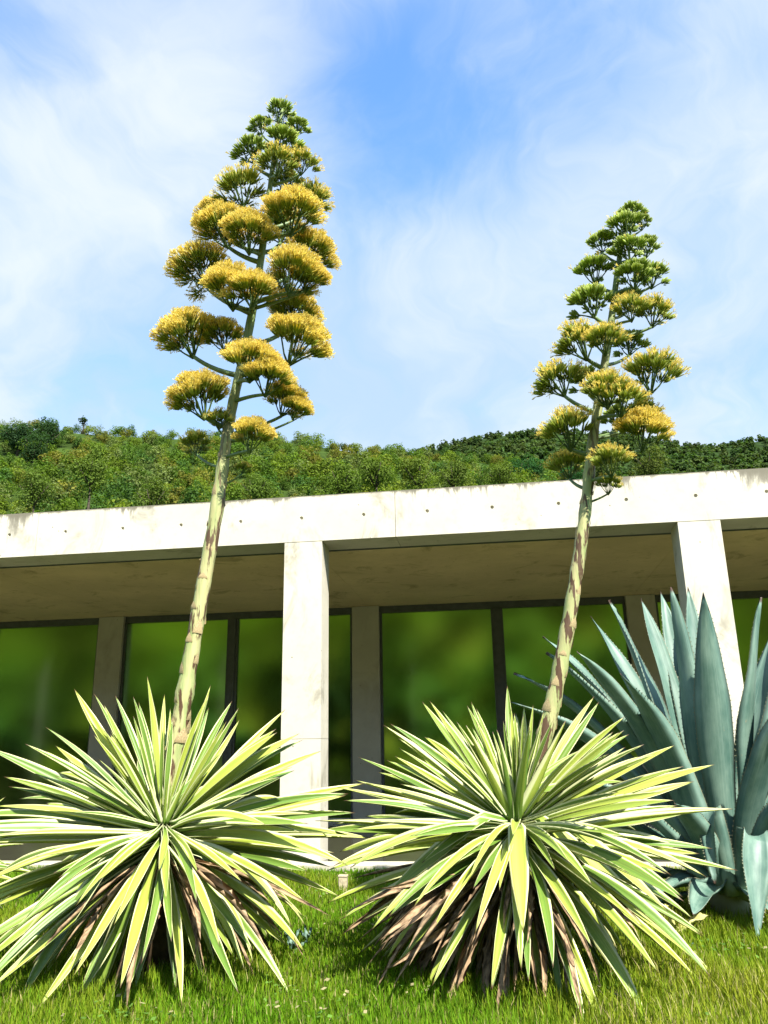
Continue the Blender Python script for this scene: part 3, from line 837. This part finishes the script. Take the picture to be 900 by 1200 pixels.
BRACTV = np.array([(-0.5, 0, 0), (0.5, 0, 0), (0.36, 0.10, 0.45), (-0.36, 0.10, 0.45), (0.0, 0.22, 1.0), (0, 0.20, 0.0), (0, 0.24, 0.45), (-0.5, -0.1, -0.08), (0.5, -0.1, -0.08), (0, 0.2, -0.08)])
BRACTF = [(0, 5, 6, 3), (5, 1, 2, 6), (3, 6, 4), (6, 2, 4), (7, 9, 5, 0), (9, 8, 1, 5)]
BRACT = mesh('bract', BRACTV, BRACTF, M_BRACT, True)

def flower_stalk(root, line, widths, Y0, Y1, clusters, seed, brange, size=1.0):
    r = np.random.default_rng(seed)
    line = np.array(line, float); rl = np.array(root.location)
    yy = np.linspace(line[0, 1], line[-1, 1], 60)
    xs = np.interp(-yy, -line[:, 1], line[:, 0])
    Yd = np.linspace(Y0, Y1, 60)
    ctr = np.array([at(x, y, Y=Yk) for x, y, Yk in zip(xs, yy, Yd)])
    # smooth out the polyline
    for _ in range(3): ctr[1:-1] = (ctr[:-2]+2*ctr[1:-1]+ctr[2:])/4
    wpx = np.interp(-yy, [-q[0] for q in widths], [q[1] for q in widths])
    rr = np.array([0.5*w_*depth(c)/FPX for w_, c in zip(wpx, ctr)])
    low = np.array([ctr[0]-(ctr[2]-ctr[0])*6, ctr[0]-(ctr[2]-ctr[0])*3])
    low[:, 2] = np.maximum(low[:, 2], 0.35)
    pts = np.concatenate([low, ctr]); rads = np.concatenate([[rr[0]*1.1, rr[0]*1.05], rr])
    rads = rads*(1+0.05*np.sin(np.arange(len(rads))*1.9+seed)+r.normal(size=len(rads))*0.035)
    V, F = tube(pts-rl, rads, 14)
    st = obj('flower_stalk', mesh('flower_stalk', np.array(V), F, M_STALK, True), root)
    def S(y):   # stalk centre and radius at photo height y
        k = float(np.interp(-y, -yy, np.arange(60))); i = min(int(k), 58); f_ = k-i
        return ctr[i]*(1-f_)+ctr[i+1]*f_, float(rr[i]), unit(ctr[i+1]-ctr[i])
    # bracts spiral up the bare part
    y = brange[0]; q = 0
    while y > brange[1]:
        c, ra, tg = S(y); a = q*2.2+seed+r.normal()*0.5
        outw = np.array([math.cos(a), math.sin(a), 0]); outw = unit(outw-np.dot(outw, tg)*tg)
        side = np.cross(outw, tg)
        s_ = ra*r.uniform(0.95, 1.6); hgt = ra*r.uniform(0.7, 1.9)
        o = obj('bract', BRACT, st)
        mt = Matrix(((side[0], outw[0], tg[0]), (side[1], outw[1], tg[1]), (side[2], outw[2], tg[2])))
        o.location = Vector(c + outw*ra*0.90 - rl); o.rotation_euler = mt.to_euler(); o.scale = (s_, s_*0.55, hgt)
        y -= r.uniform(8, 15)*np.interp(y, [500, 900], [1.4, 0.8]); q += 1
    for (px, py, wd, kind, dy) in clusters:
        kd = {'Y': 'open', 'M': 'mixed', 'G': 'bud'}[kind]
        cs, _, _ = S(py)
        dxp = abs(px-np.interp(-py, -line[:, 1], line[:, 0]))
        P0 = at(px, py, Y=cs[1]+dy)
        W = wd*depth(P0)/FPX*1.0
        W *= r.uniform(1.04, 1.18)*size
        ys = min(py + 0.30*dxp + 0.35*wd + 10, line[0, 1])
        s0, ra, tg = S(ys)
        radial = P0-cs; radial[2] = 0
        rn = np.linalg.norm(radial)
        tilt = radial/(rn+1e-6)*min(0.35, rn*0.7) + r.normal(size=3)*0.06
        upv = unit(np.array([tilt[0], tilt[1], 1.0]))
        base = P0 - upv*0.52*W
        # branch: leaves the stalk sideways, turns up into the head
        m1 = s0*0.45+base*0.55; m1[2] = s0[2]*0.72+base[2]*0.28
        tt = np.linspace(0, 1, 8)[:, None]
        curve = (1-tt)**2*s0 + 2*tt*(1-tt)*m1 + tt**2*base
        thick = max(0.006, 0.034*W)*1.0
        V, F = tube(curve-rl, np.linspace(thick*1.35, thick*0.9, 8), 7)
        br = obj('branch', mesh('branch', np.array(V), F, M_GREENSTEM, True), st)
        o = obj('flower_cluster', CL[kd][r.integers(3)], st)
        o.location = Vector(base + upv*0.42*W*1.0 - rl)
        o.rotation_euler = (Vector(upv).to_track_quat('Z', 'Y').to_matrix() @ Matrix.Rotation(r.uniform(0, 6.28), 3, 'Z')).to_euler()
        o.scale = (W, W, W*r.uniform(1.0, 1.18))
    return st

# ------------------------------------------------------------------ the two flowering agaves
C1 = at(192, 962, Y=4.95)
ag1 = empty('variegated_agave', (C1[0], C1[1], 0), 'variegated agave whose tall stalk carries mostly open yellow flowers', 'agave', 'flowering variegated agaves')
rosette(ag1, C1, rad(46), 215, 1.20, 5, 134, dead=(30, (0, -0.2, 0)), creased=0)
flower_stalk(ag1, [(200, 905), (208, 870), (216, 815), (228, 745), (241, 670), (254, 600), (263, 530), (272, 475), (285, 420), (296, 365), (305, 310), (313, 250), (320, 190), (331, 128)],
    [(905, 24), (815, 20), (740, 18), (665, 16.5), (600, 16), (530, 13.5), (470, 12), (370, 10), (250, 7), (128, 4)], 5.25, 5.30,
    [(329, 127, 36, 'G', 0.0), (350, 144, 30, 'G', 0.0), (304, 143, 30, 'G', -0.05), (333, 156, 48, 'G', -0.1), (292, 172, 44, 'G', 0.0), (325, 182, 46, 'M', -0.15), (356, 183, 40, 'M', 0.0),
     (280, 212, 62, 'M', -0.05), (336, 207, 40, 'G', 0.2), (368, 226, 48, 'M', 0.2), (347, 238, 68, 'Y', -0.2), (334, 260, 54, 'G', 0.25), (290, 262, 60, 'Y', -0.22), (258, 260, 62, 'Y', -0.05), (250, 250, 46, 'Y', 0.2),
     (367, 288, 58, 'Y', 0.25), (348, 309, 66, 'Y', -0.18), (366, 318, 44, 'Y', -0.1), (231, 309, 68, 'Y', 0.08), (268, 326, 64, 'Y', -0.25), (294, 330, 60, 'Y', -0.3), (322, 330, 40, 'M', 0.25),
     (215, 384, 66, 'Y', 0.0), (258, 388, 50, 'Y', 0.1), (353, 388, 68, 'Y', -0.12), (346, 360, 58, 'Y', 0.25), (297, 412, 68, 'Y', -0.30), (318, 432, 52, 'Y', -0.28),
     (232, 454, 68, 'Y', -0.05), (338, 462, 54, 'Y', 0.05), (350, 474, 34, 'Y', 0.0), (298, 502, 44, 'Y', -0.2), (229, 514, 36, 'M', 0.2), (257, 486, 34, 'M', -0.05), (286, 545, 20, 'M', 0.0)],
    3, (880, 530))

C2 = at(605, 958, Y=5.10)
ag2 = empty('variegated_agave', (C2[0], C2[1], 0), 'variegated agave with greener buds on its stalk and brown dead lower leaves', 'agave', 'flowering variegated agaves')
rosette(ag2, C2, rad(50), 220, 1.15, 9, 134, dead=(115, (-0.9, -0.25, 0)), creased=3, bud=(15, 0.62, 0.62))
flower_stalk(ag2, [(628, 905), (636, 870), (645, 838), (655, 790), (668, 720), (679, 650), (687, 590), (693, 530), (700, 480), (708, 430), (716, 380), (722, 330), (729, 280), (738, 243)],
    [(905, 22), (840, 18.5), (720, 16.5), (620, 14.5), (530, 12.5), (460, 10.5), (380, 8.5), (300, 6), (243, 4)], 5.40, 5.45,
    [(740, 244, 36, 'G', 0.0), (727, 258, 46, 'G', -0.08), (752, 256, 26, 'G', 0.05), (703, 279, 34, 'G', 0.0), (735, 283, 42, 'G', -0.12), (757, 282, 36, 'G', 0.0), (694, 308, 46, 'G', 0.0), (745, 312, 46, 'G', -0.15), (764, 316, 40, 'G', 0.0),
     (687, 344, 56, 'G', -0.05), (738, 352, 44, 'M', -0.18), (768, 358, 46, 'M', 0.0), (738, 345, 36, 'G', 0.2), (676, 390, 58, 'M', -0.05), (708, 388, 46, 'M', -0.25), (737, 396, 42, 'G', 0.2),
     (767, 424, 64, 'M', -0.05), (650, 436, 58, 'M', 0.0), (682, 438, 42, 'G', 0.2), (706, 446, 52, 'M', -0.3), (728, 456, 52, 'M', -0.28), (662, 492, 58, 'M', -0.05), (754, 494, 60, 'Y', -0.08), (722, 482, 38, 'G', 0.2), (756, 474, 40, 'M', 0.2),
     (714, 531, 48, 'M', -0.2), (664, 538, 46, 'M', 0.2), (714, 562, 30, 'M', -0.05)],
    8, (870, 560), 1.02)

# ------------------------------------------------------------------ big blue agave
BB = at(858, 1078, z=0.0)
blue = empty('blue_agave', (BB[0], BB[1], 0), 'big blue-grey agave with broad toothed leaves in front of the column', 'agave')
BPROF = ([0, 0.08, 0.2, 0.45, 0.6, 0.8, 0.92, 0.98, 1.0], [0.95, 0.72, 0.74, 0.98, 0.97, 0.62, 0.29, 0.075, 0.008])
def bezier_leaf(root, base, tip, W, arch, seed, name='leaf', mat=None, fold=None, up_hint=(0, 0, 1), g=0.55, thick=0.032, teeth=46, NS=22):
    r = np.random.default_rng(seed)
    base = np.asarray(base, float); tip = np.asarray(tip, float)
    L = np.linalg.norm(tip-base); hor = tip-base; hor[2] = 0
    ctrl = (base+tip)/2 + np.array([0, 0, arch*L]) - hor*0.10*np.sign(arch)
    ts = np.linspace(0, 1, NS+1)
    pts = (1-ts)[:, None]**2*base + 2*(ts*(1-ts))[:, None]*ctrl + (ts**2)[:, None]*tip
    if fold is not None:      # blade snapped over: beyond the fold it hangs down
        ft, ftip = fold; ftip = np.asarray(ftip, float)
        pf_ = (1-ft)**2*base+2*ft*(1-ft)*ctrl+ft**2*tip
        for k, t_ in enumerate(ts):
            if t_ > ft:
                s_ = (t_-ft)/(1-ft); pts[k] = pf_*(1-s_)+ftip*s_ + np.array([0, 0, 0.05*math.sin(s_*math.pi)])
    T = np.gradient(pts, axis=0); T /= np.linalg.norm(T, axis=1)[:, None]
    outw = unit(hor) if np.linalg.norm(hor) > 1e-4 else np.array([0, -1.0, 0])
    V = []; UV = []; us = np.array([-1, -0.66, -0.33, 0, 0.33, 0.66, 1.0])
    axis = np.asarray(up_hint, float) - outw*0.35
    tw0 = r.uniform(-0.25, 0.25)
    for k, t_ in enumerate(ts):
        n = axis-np.dot(axis, T[k])*T[k]; n = unit(n)
        if fold is not None and t_ > fold[0]: n = unit(outw - np.dot(outw, T[k])*T[k])
        y = np.cross(n, T[k]); tw = tw0*t_
        y, n = y*math.cos(tw)+n*math.sin(tw), n*math.cos(tw)-y*math.sin(tw)
        wv = 0.5*W*np.interp(t_, *BPROF); gg = g*(1-0.35*t_)
        wob = 0.012*math.sin(t_*14+seed)
        for u in us: V.append(pts[k]+y*wv*u*math.cos(gg*abs(u))+n*(wv*gg*u*u*1.1+wob*u)); UV.append((0.5+u/2, t_))
        hh = thick*(1.1-t_)*(1.6 if t_ < 0.12 else 1)
        for u in (0.6, 0.0, -0.6): V.append(pts[k]+y*wv*u*0.95+n*(wv*gg*u*u*1.1+wob*u-hh*(1-0.5*abs(u)))); UV.append((0.5+u/2, t_))
    m_ = 10; F = []
    for k in range(NS):
        for i in range(m_):
            j = (i+1) % m_; F.append((k*m_+i, k*m_+j, (k+1)*m_+j, (k+1)*m_+i))
    F.append(tuple(range(m_-1, -1, -1))); F.append(tuple(NS*m_+i for i in range(m_)))
    for s_ in (0, 6):
        for q in range(teeth):
            tt = 0.06+0.86*(q+r.uniform(-0.2, 0.2))/max(teeth, 1); k = int(np.clip(tt*NS, 0, NS-1)); f_ = tt*NS-k
            p0 = V[k*m_+s_]*(1-f_)+V[(k+1)*m_+s_]*f_; o_ = unit(V[k*m_+s_]-V[k*m_+3])
            b = len(V); h = 0.009*r.uniform(0.7, 1.3)
            V += [p0-T[k]*0.006-o_*0.002, p0+T[k]*0.006-o_*0.002, p0+o_*h]; UV += [(1.0, tt)]*3; F.append((b, b+1, b+2))
    V = np.array(V)
    V[:, 2] = np.maximum(V[:, 2], 0.012)
    return obj(name, mesh('blue_leaf', V-np.array(root.location), F, mat or M_BLUE, True, uv=np.array(UV)), root)

YB = BB[1]
blue_leaves = [  # tip px, tip py, depth offset of tip, width, arch
    (602, 789, -0.1, 0.17, 0.20), (596, 822, -0.55, 0.17, 0.20), (636, 746, 0.35, 0.18, 0.16), (640, 765, -0.35, 0.18, 0.17), (692, 722, 0.55, 0.20, 0.10), (676, 763, -0.65, 0.20, 0.14),
    (714, 703, 0.25, 0.22, 0.07), (727, 789, -0.75, 0.22, 0.14), (751, 701, 0.60, 0.22, 0.05), (774, 692, 0.75, 0.22, 0.04), (786, 688, -0.10, 0.25, 0.02), (806, 688, 0.55, 0.24, 0.02), (824, 694, -0.45, 0.25, 0.03),
    (892, 700, -0.20, 0.24, 0.02), (905, 740, 0.5, 0.24, 0.03), (930, 745, -0.3, 0.24, 0.05), (948, 800, -0.85, 0.24, 0.14), (985, 760, 0.4, 0.22, 0.10), (1035, 800, 0.2, 0.22, 0.16), (1060, 880, -0.3, 0.22, 0.20), (1010, 905, -0.95, 0.22, 0.22),
    (650, 905, -0.35, 0.18, 0.18), (672, 948, 0.2, 0.18, 0.16), (690, 880, 0.5, 0.18, 0.14), (1080, 980, 0.2, 0.2, 0.18), (706, 985, -0.45, 0.18, 0.14),
    (812, 1072, -0.62, 0.20, 0.16), (762, 1050, -0.40, 0.18, 0.14), (925, 1085, -0.70, 0.20, 0.16), (965, 1010, -0.6, 0.2, 0.18), (735, 1030, 0.1, 0.18, 0.12), (790, 940, -0.6, 0.2, 0.12)]
for i, (px, py, dy, W, arch) in enumerate(blue_leaves):
    tip = at(px, py, Y=YB+dy)
    az = math.atan2(tip[1]-BB[1], tip[0]-BB[0])
    b = BB + np.array([math.cos(az)*0.13, math.sin(az)*0.13, 0.24])
    bezier_leaf(blue, b, tip, W*1.2, arch, 500+i)
# two snapped leaves hanging forward
b = BB+np.array([-0.02, -0.16, 0.2])
o = bezier_leaf(blue, b, at(800, 860, Y=YB-0.5), 0.20, 0.05, 601, fold=(0.50, at(838, 1036, Y=YB-0.50))); o['label'] = 'snapped leaf folded over with its tip hanging'
o = bezier_leaf(blue, b+np.array([0.1, 0, -0.02]), at(905, 880, Y=YB-1.0), 0.24, 0.04, 602, fold=(0.42, at(888, 1106, Y=YB-0.75))); o['label'] = 'broad leaf folded over towards the lawn'
V, F = tube([BB+np.array([0, 0, -0.05]), BB+np.array([0, 0, 0.2]), BB+np.array([0, 0, 0.42])], [0.13, 0.15, 0.05], 14)
obj('stem', mesh('stem', np.array(V)-np.array(blue.location), F, M_BLUE, True), blue)

# young offsets
def pup(px, py, size, n, label, seed, mat=None, W=0.32, group='young blue agave offsets in the lawn'):
    r = np.random.default_rng(seed); b = at(px, py, z=0.0)
    root = empty('agave_pup', (b[0], b[1], 0), label, 'agave', group)
    for i in range(n):
        a = i*2.4+seed; el = rad(r.uniform(35, 80)); L = size*r.uniform(0.7, 1.1)
        tip = b+L*np.array([math.cos(a)*math.cos(el), math.sin(a)*math.cos(el), math.sin(el)])
        bezier_leaf(root, b+np.array([math.cos(a)*0.01, math.sin(a)*0.01, 0.01]), tip, L*W, 0.06, seed*10+i, mat=mat, thick=0.01*size*2, teeth=0, NS=10)
pup(706, 1062, 0.42, 8, 'grey-green agave offset at the foot of the big blue agave', 21, W=0.26)
pup(778, 1078, 0.36, 7, 'small dark blue-green offset in the big blue agave shade', 22, W=0.34)
pup(343, 1120, 0.17, 5, 'tiny blue-green offset in the grass between the flowering agaves', 23, W=0.2)
pup(360, 1108, 0.13, 5, 'tiny blue-green offset in the grass between the flowering agaves', 24, W=0.2)
pup(806, 1114, 0.09, 3, 'single stubby dark offset poking from the sunny lawn', 25, W=0.3)
# yellowed fallen leaf pieces
b = at(793, 1098, z=0.0)
root = empty('yellowed_leaf', (b[0], b[1], 0), 'yellow-green withered agave leaf stub on the lawn', 'leaf')
bezier_leaf(root, b+np.array([0, 0, 0.0]), b+np.array([0.24, -0.02, 0.14]), 0.11, 0.12, 701, 'blade', M_DRYLEAF, thick=0.012, teeth=0, NS=10)
bezier_leaf(root, b+np.array([-0.01, 0.02, 0.0]), b+np.array([-0.05, 0.02, 0.20]), 0.13, 0.02, 702, 'blade', M_DRYLEAF, thick=0.012, teeth=0, NS=10)

# third variegated plant, only its tips reach into view at the left edge
C3 = at(-75, 995, Y=6.6)
ag3 = empty('variegated_agave', (C3[0], C3[1], 0), 'darker variegated agave cut off behind the yellow-flowered one', 'agave')
rosette(ag3, C3, rad(70), 60, 0.85, 15, 110)

# stub post by the kerb
pp = at(402, 1046, z=0.0)
root = empty('stub_post', (pp[0], pp[1], 0), 'short weathered post in the grass before the column', 'post')
MB().cham(-0.04, 0.04, -0.035, 0.035, -0.1, 0.135, 0.008).build('shaft', M_POST, root)
MB().cham(-0.043, 0.043, -0.038, 0.038, 0.1352, 0.15, 0.006).build('cap', M_POST, root)

# ------------------------------------------------------------------ lawn grass
def grass(n, seed, x0, x1, y0, y1, hmin, hmax, wid):
    r = np.random.default_rng(seed)
    y = y0+(y1-y0)*r.uniform(0, 1, n)**1.25
    x = r.uniform(x0, x1, n) + YAW*y*0.6
    keep = (y < D0-0.14)
    x, y = x[keep], y[keep]; n = len(x)
    pat = np.sin(x*1.7+0.6*np.sin(y*2.3))*0.5+np.sin(y*2.6+x*0.9+1.2)*0.35+np.sin(x*5.1+y*4.3)*0.25+0.20*np.clip(x, -1, 3)
    # shaggier near the plants, mown elsewhere
    near = np.zeros(n)
    for c in (C1, C2, BB): near = np.maximum(near, np.exp(-((x-c[0])**2+(y-c[1])**2)/0.8))
    h = r.uniform(hmin, hmax, n)*(0.8+0.35*np.sin(x*3.3+y*2.1)**2 + 0.7*near)*(1+0.25*pat)
    a = r.uniform(0, 6.283, n); lean = r.uniform(0.1, 0.75, n)*h
    dx, dy = np.cos(a), np.sin(a)
    w_ = wid*r.uniform(0.6, 1.3, n)*(0.75+0.08*y)
    sx, sy = -dy*w_, dx*w_
    z = np.zeros(n)
    b0 = np.stack([x-sx, y-sy, z], 1); b1 = np.stack([x+sx, y+sy, z], 1)
    mx_, my_ = x+dx*lean*0.35, y+dy*lean*0.35
    c0 = np.stack([mx_-sx*0.75, my_-sy*0.75, h*0.6], 1); c1 = np.stack([mx_+sx*0.75, my_+sy*0.75, h*0.6], 1)
    tp = np.stack([x+dx*lean, y+dy*lean, h], 1)
    V = np.stack([b0, b1, c1, c0, tp], 1).reshape(-1, 3)
    i = np.arange(n)*5
    F = np.concatenate([np.stack([i, i+1, i+2], 1), np.stack([i, i+2, i+3], 1), np.stack([i+3, i+2, i+4], 1)])
    f_ = np.clip(0.42+0.42*pat+r.normal(size=n)*0.22, 0, 1)[:, None]
    C = (1-f_)*np.array((0.090, 0.205, 0.006)) + f_*np.array((0.225, 0.255, 0.020))
    dry = (r.uniform(size=n) < 0.05+0.10*(pat > 0.55))[:, None]
    C = np.where(dry, np.array((0.36, 0.31, 0.13)), C)*r.uniform(0.75, 1.2, (n, 1))
    return V, F, np.repeat(C, 5, 0)
V, F, C = grass(228000, 31, -5.2, 4.6, 3.6, 9.2, 0.035, 0.082, 0.0026)
o = obj('lawn_grass', mesh('lawn_grass', V, F, M_GRASS, col=C)); tag(o, 'short green and straw-coloured lawn grass', 'grass', kind='stuff')

r = np.random.default_rng(77); n = 9000
y = r.uniform(3.7, 8.8, n); x = r.uniform(-4.6, 3.6, n)+YAW*y*0.6
cl_ = np.sin(x*2.9+1.0)*np.cos(y*3.7+x)+0.4*np.sin(x*7+y*5)
k = cl_ > 0.45; x, y = x[k], y[k]; n = len(x)
a = r.uniform(0, 6.283, n); s_ = r.uniform(0.008, 0.018, n); z = r.uniform(0.03, 0.085, n)
ax = np.stack([np.cos(a)*s_, np.sin(a)*s_, r.uniform(-0.4, 0.4, n)*s_], 1); ay = np.stack([-np.sin(a)*s_*0.7, np.cos(a)*s_*0.7, r.uniform(-0.4, 0.4, n)*s_], 1)
p = np.stack([x, y, z], 1)
V = np.stack([p-ax, p-ay, p+ax, p+ay], 1).reshape(-1, 3)
C = np.where((r.uniform(size=n) < 0.25)[:, None], np.array((0.34, 0.30, 0.16)), np.array((0.11, 0.21, 0.035)))*r.uniform(0.7, 1.3, (n, 1))
o = obj('lawn_weeds', mesh('lawn_weeds', V, np.arange(4*n).reshape(-1, 4), M_GRASS, col=np.repeat(C, 4, 0))); tag(o, 'small round-leaved weeds and dry bits among the grass', 'weeds', kind='stuff')
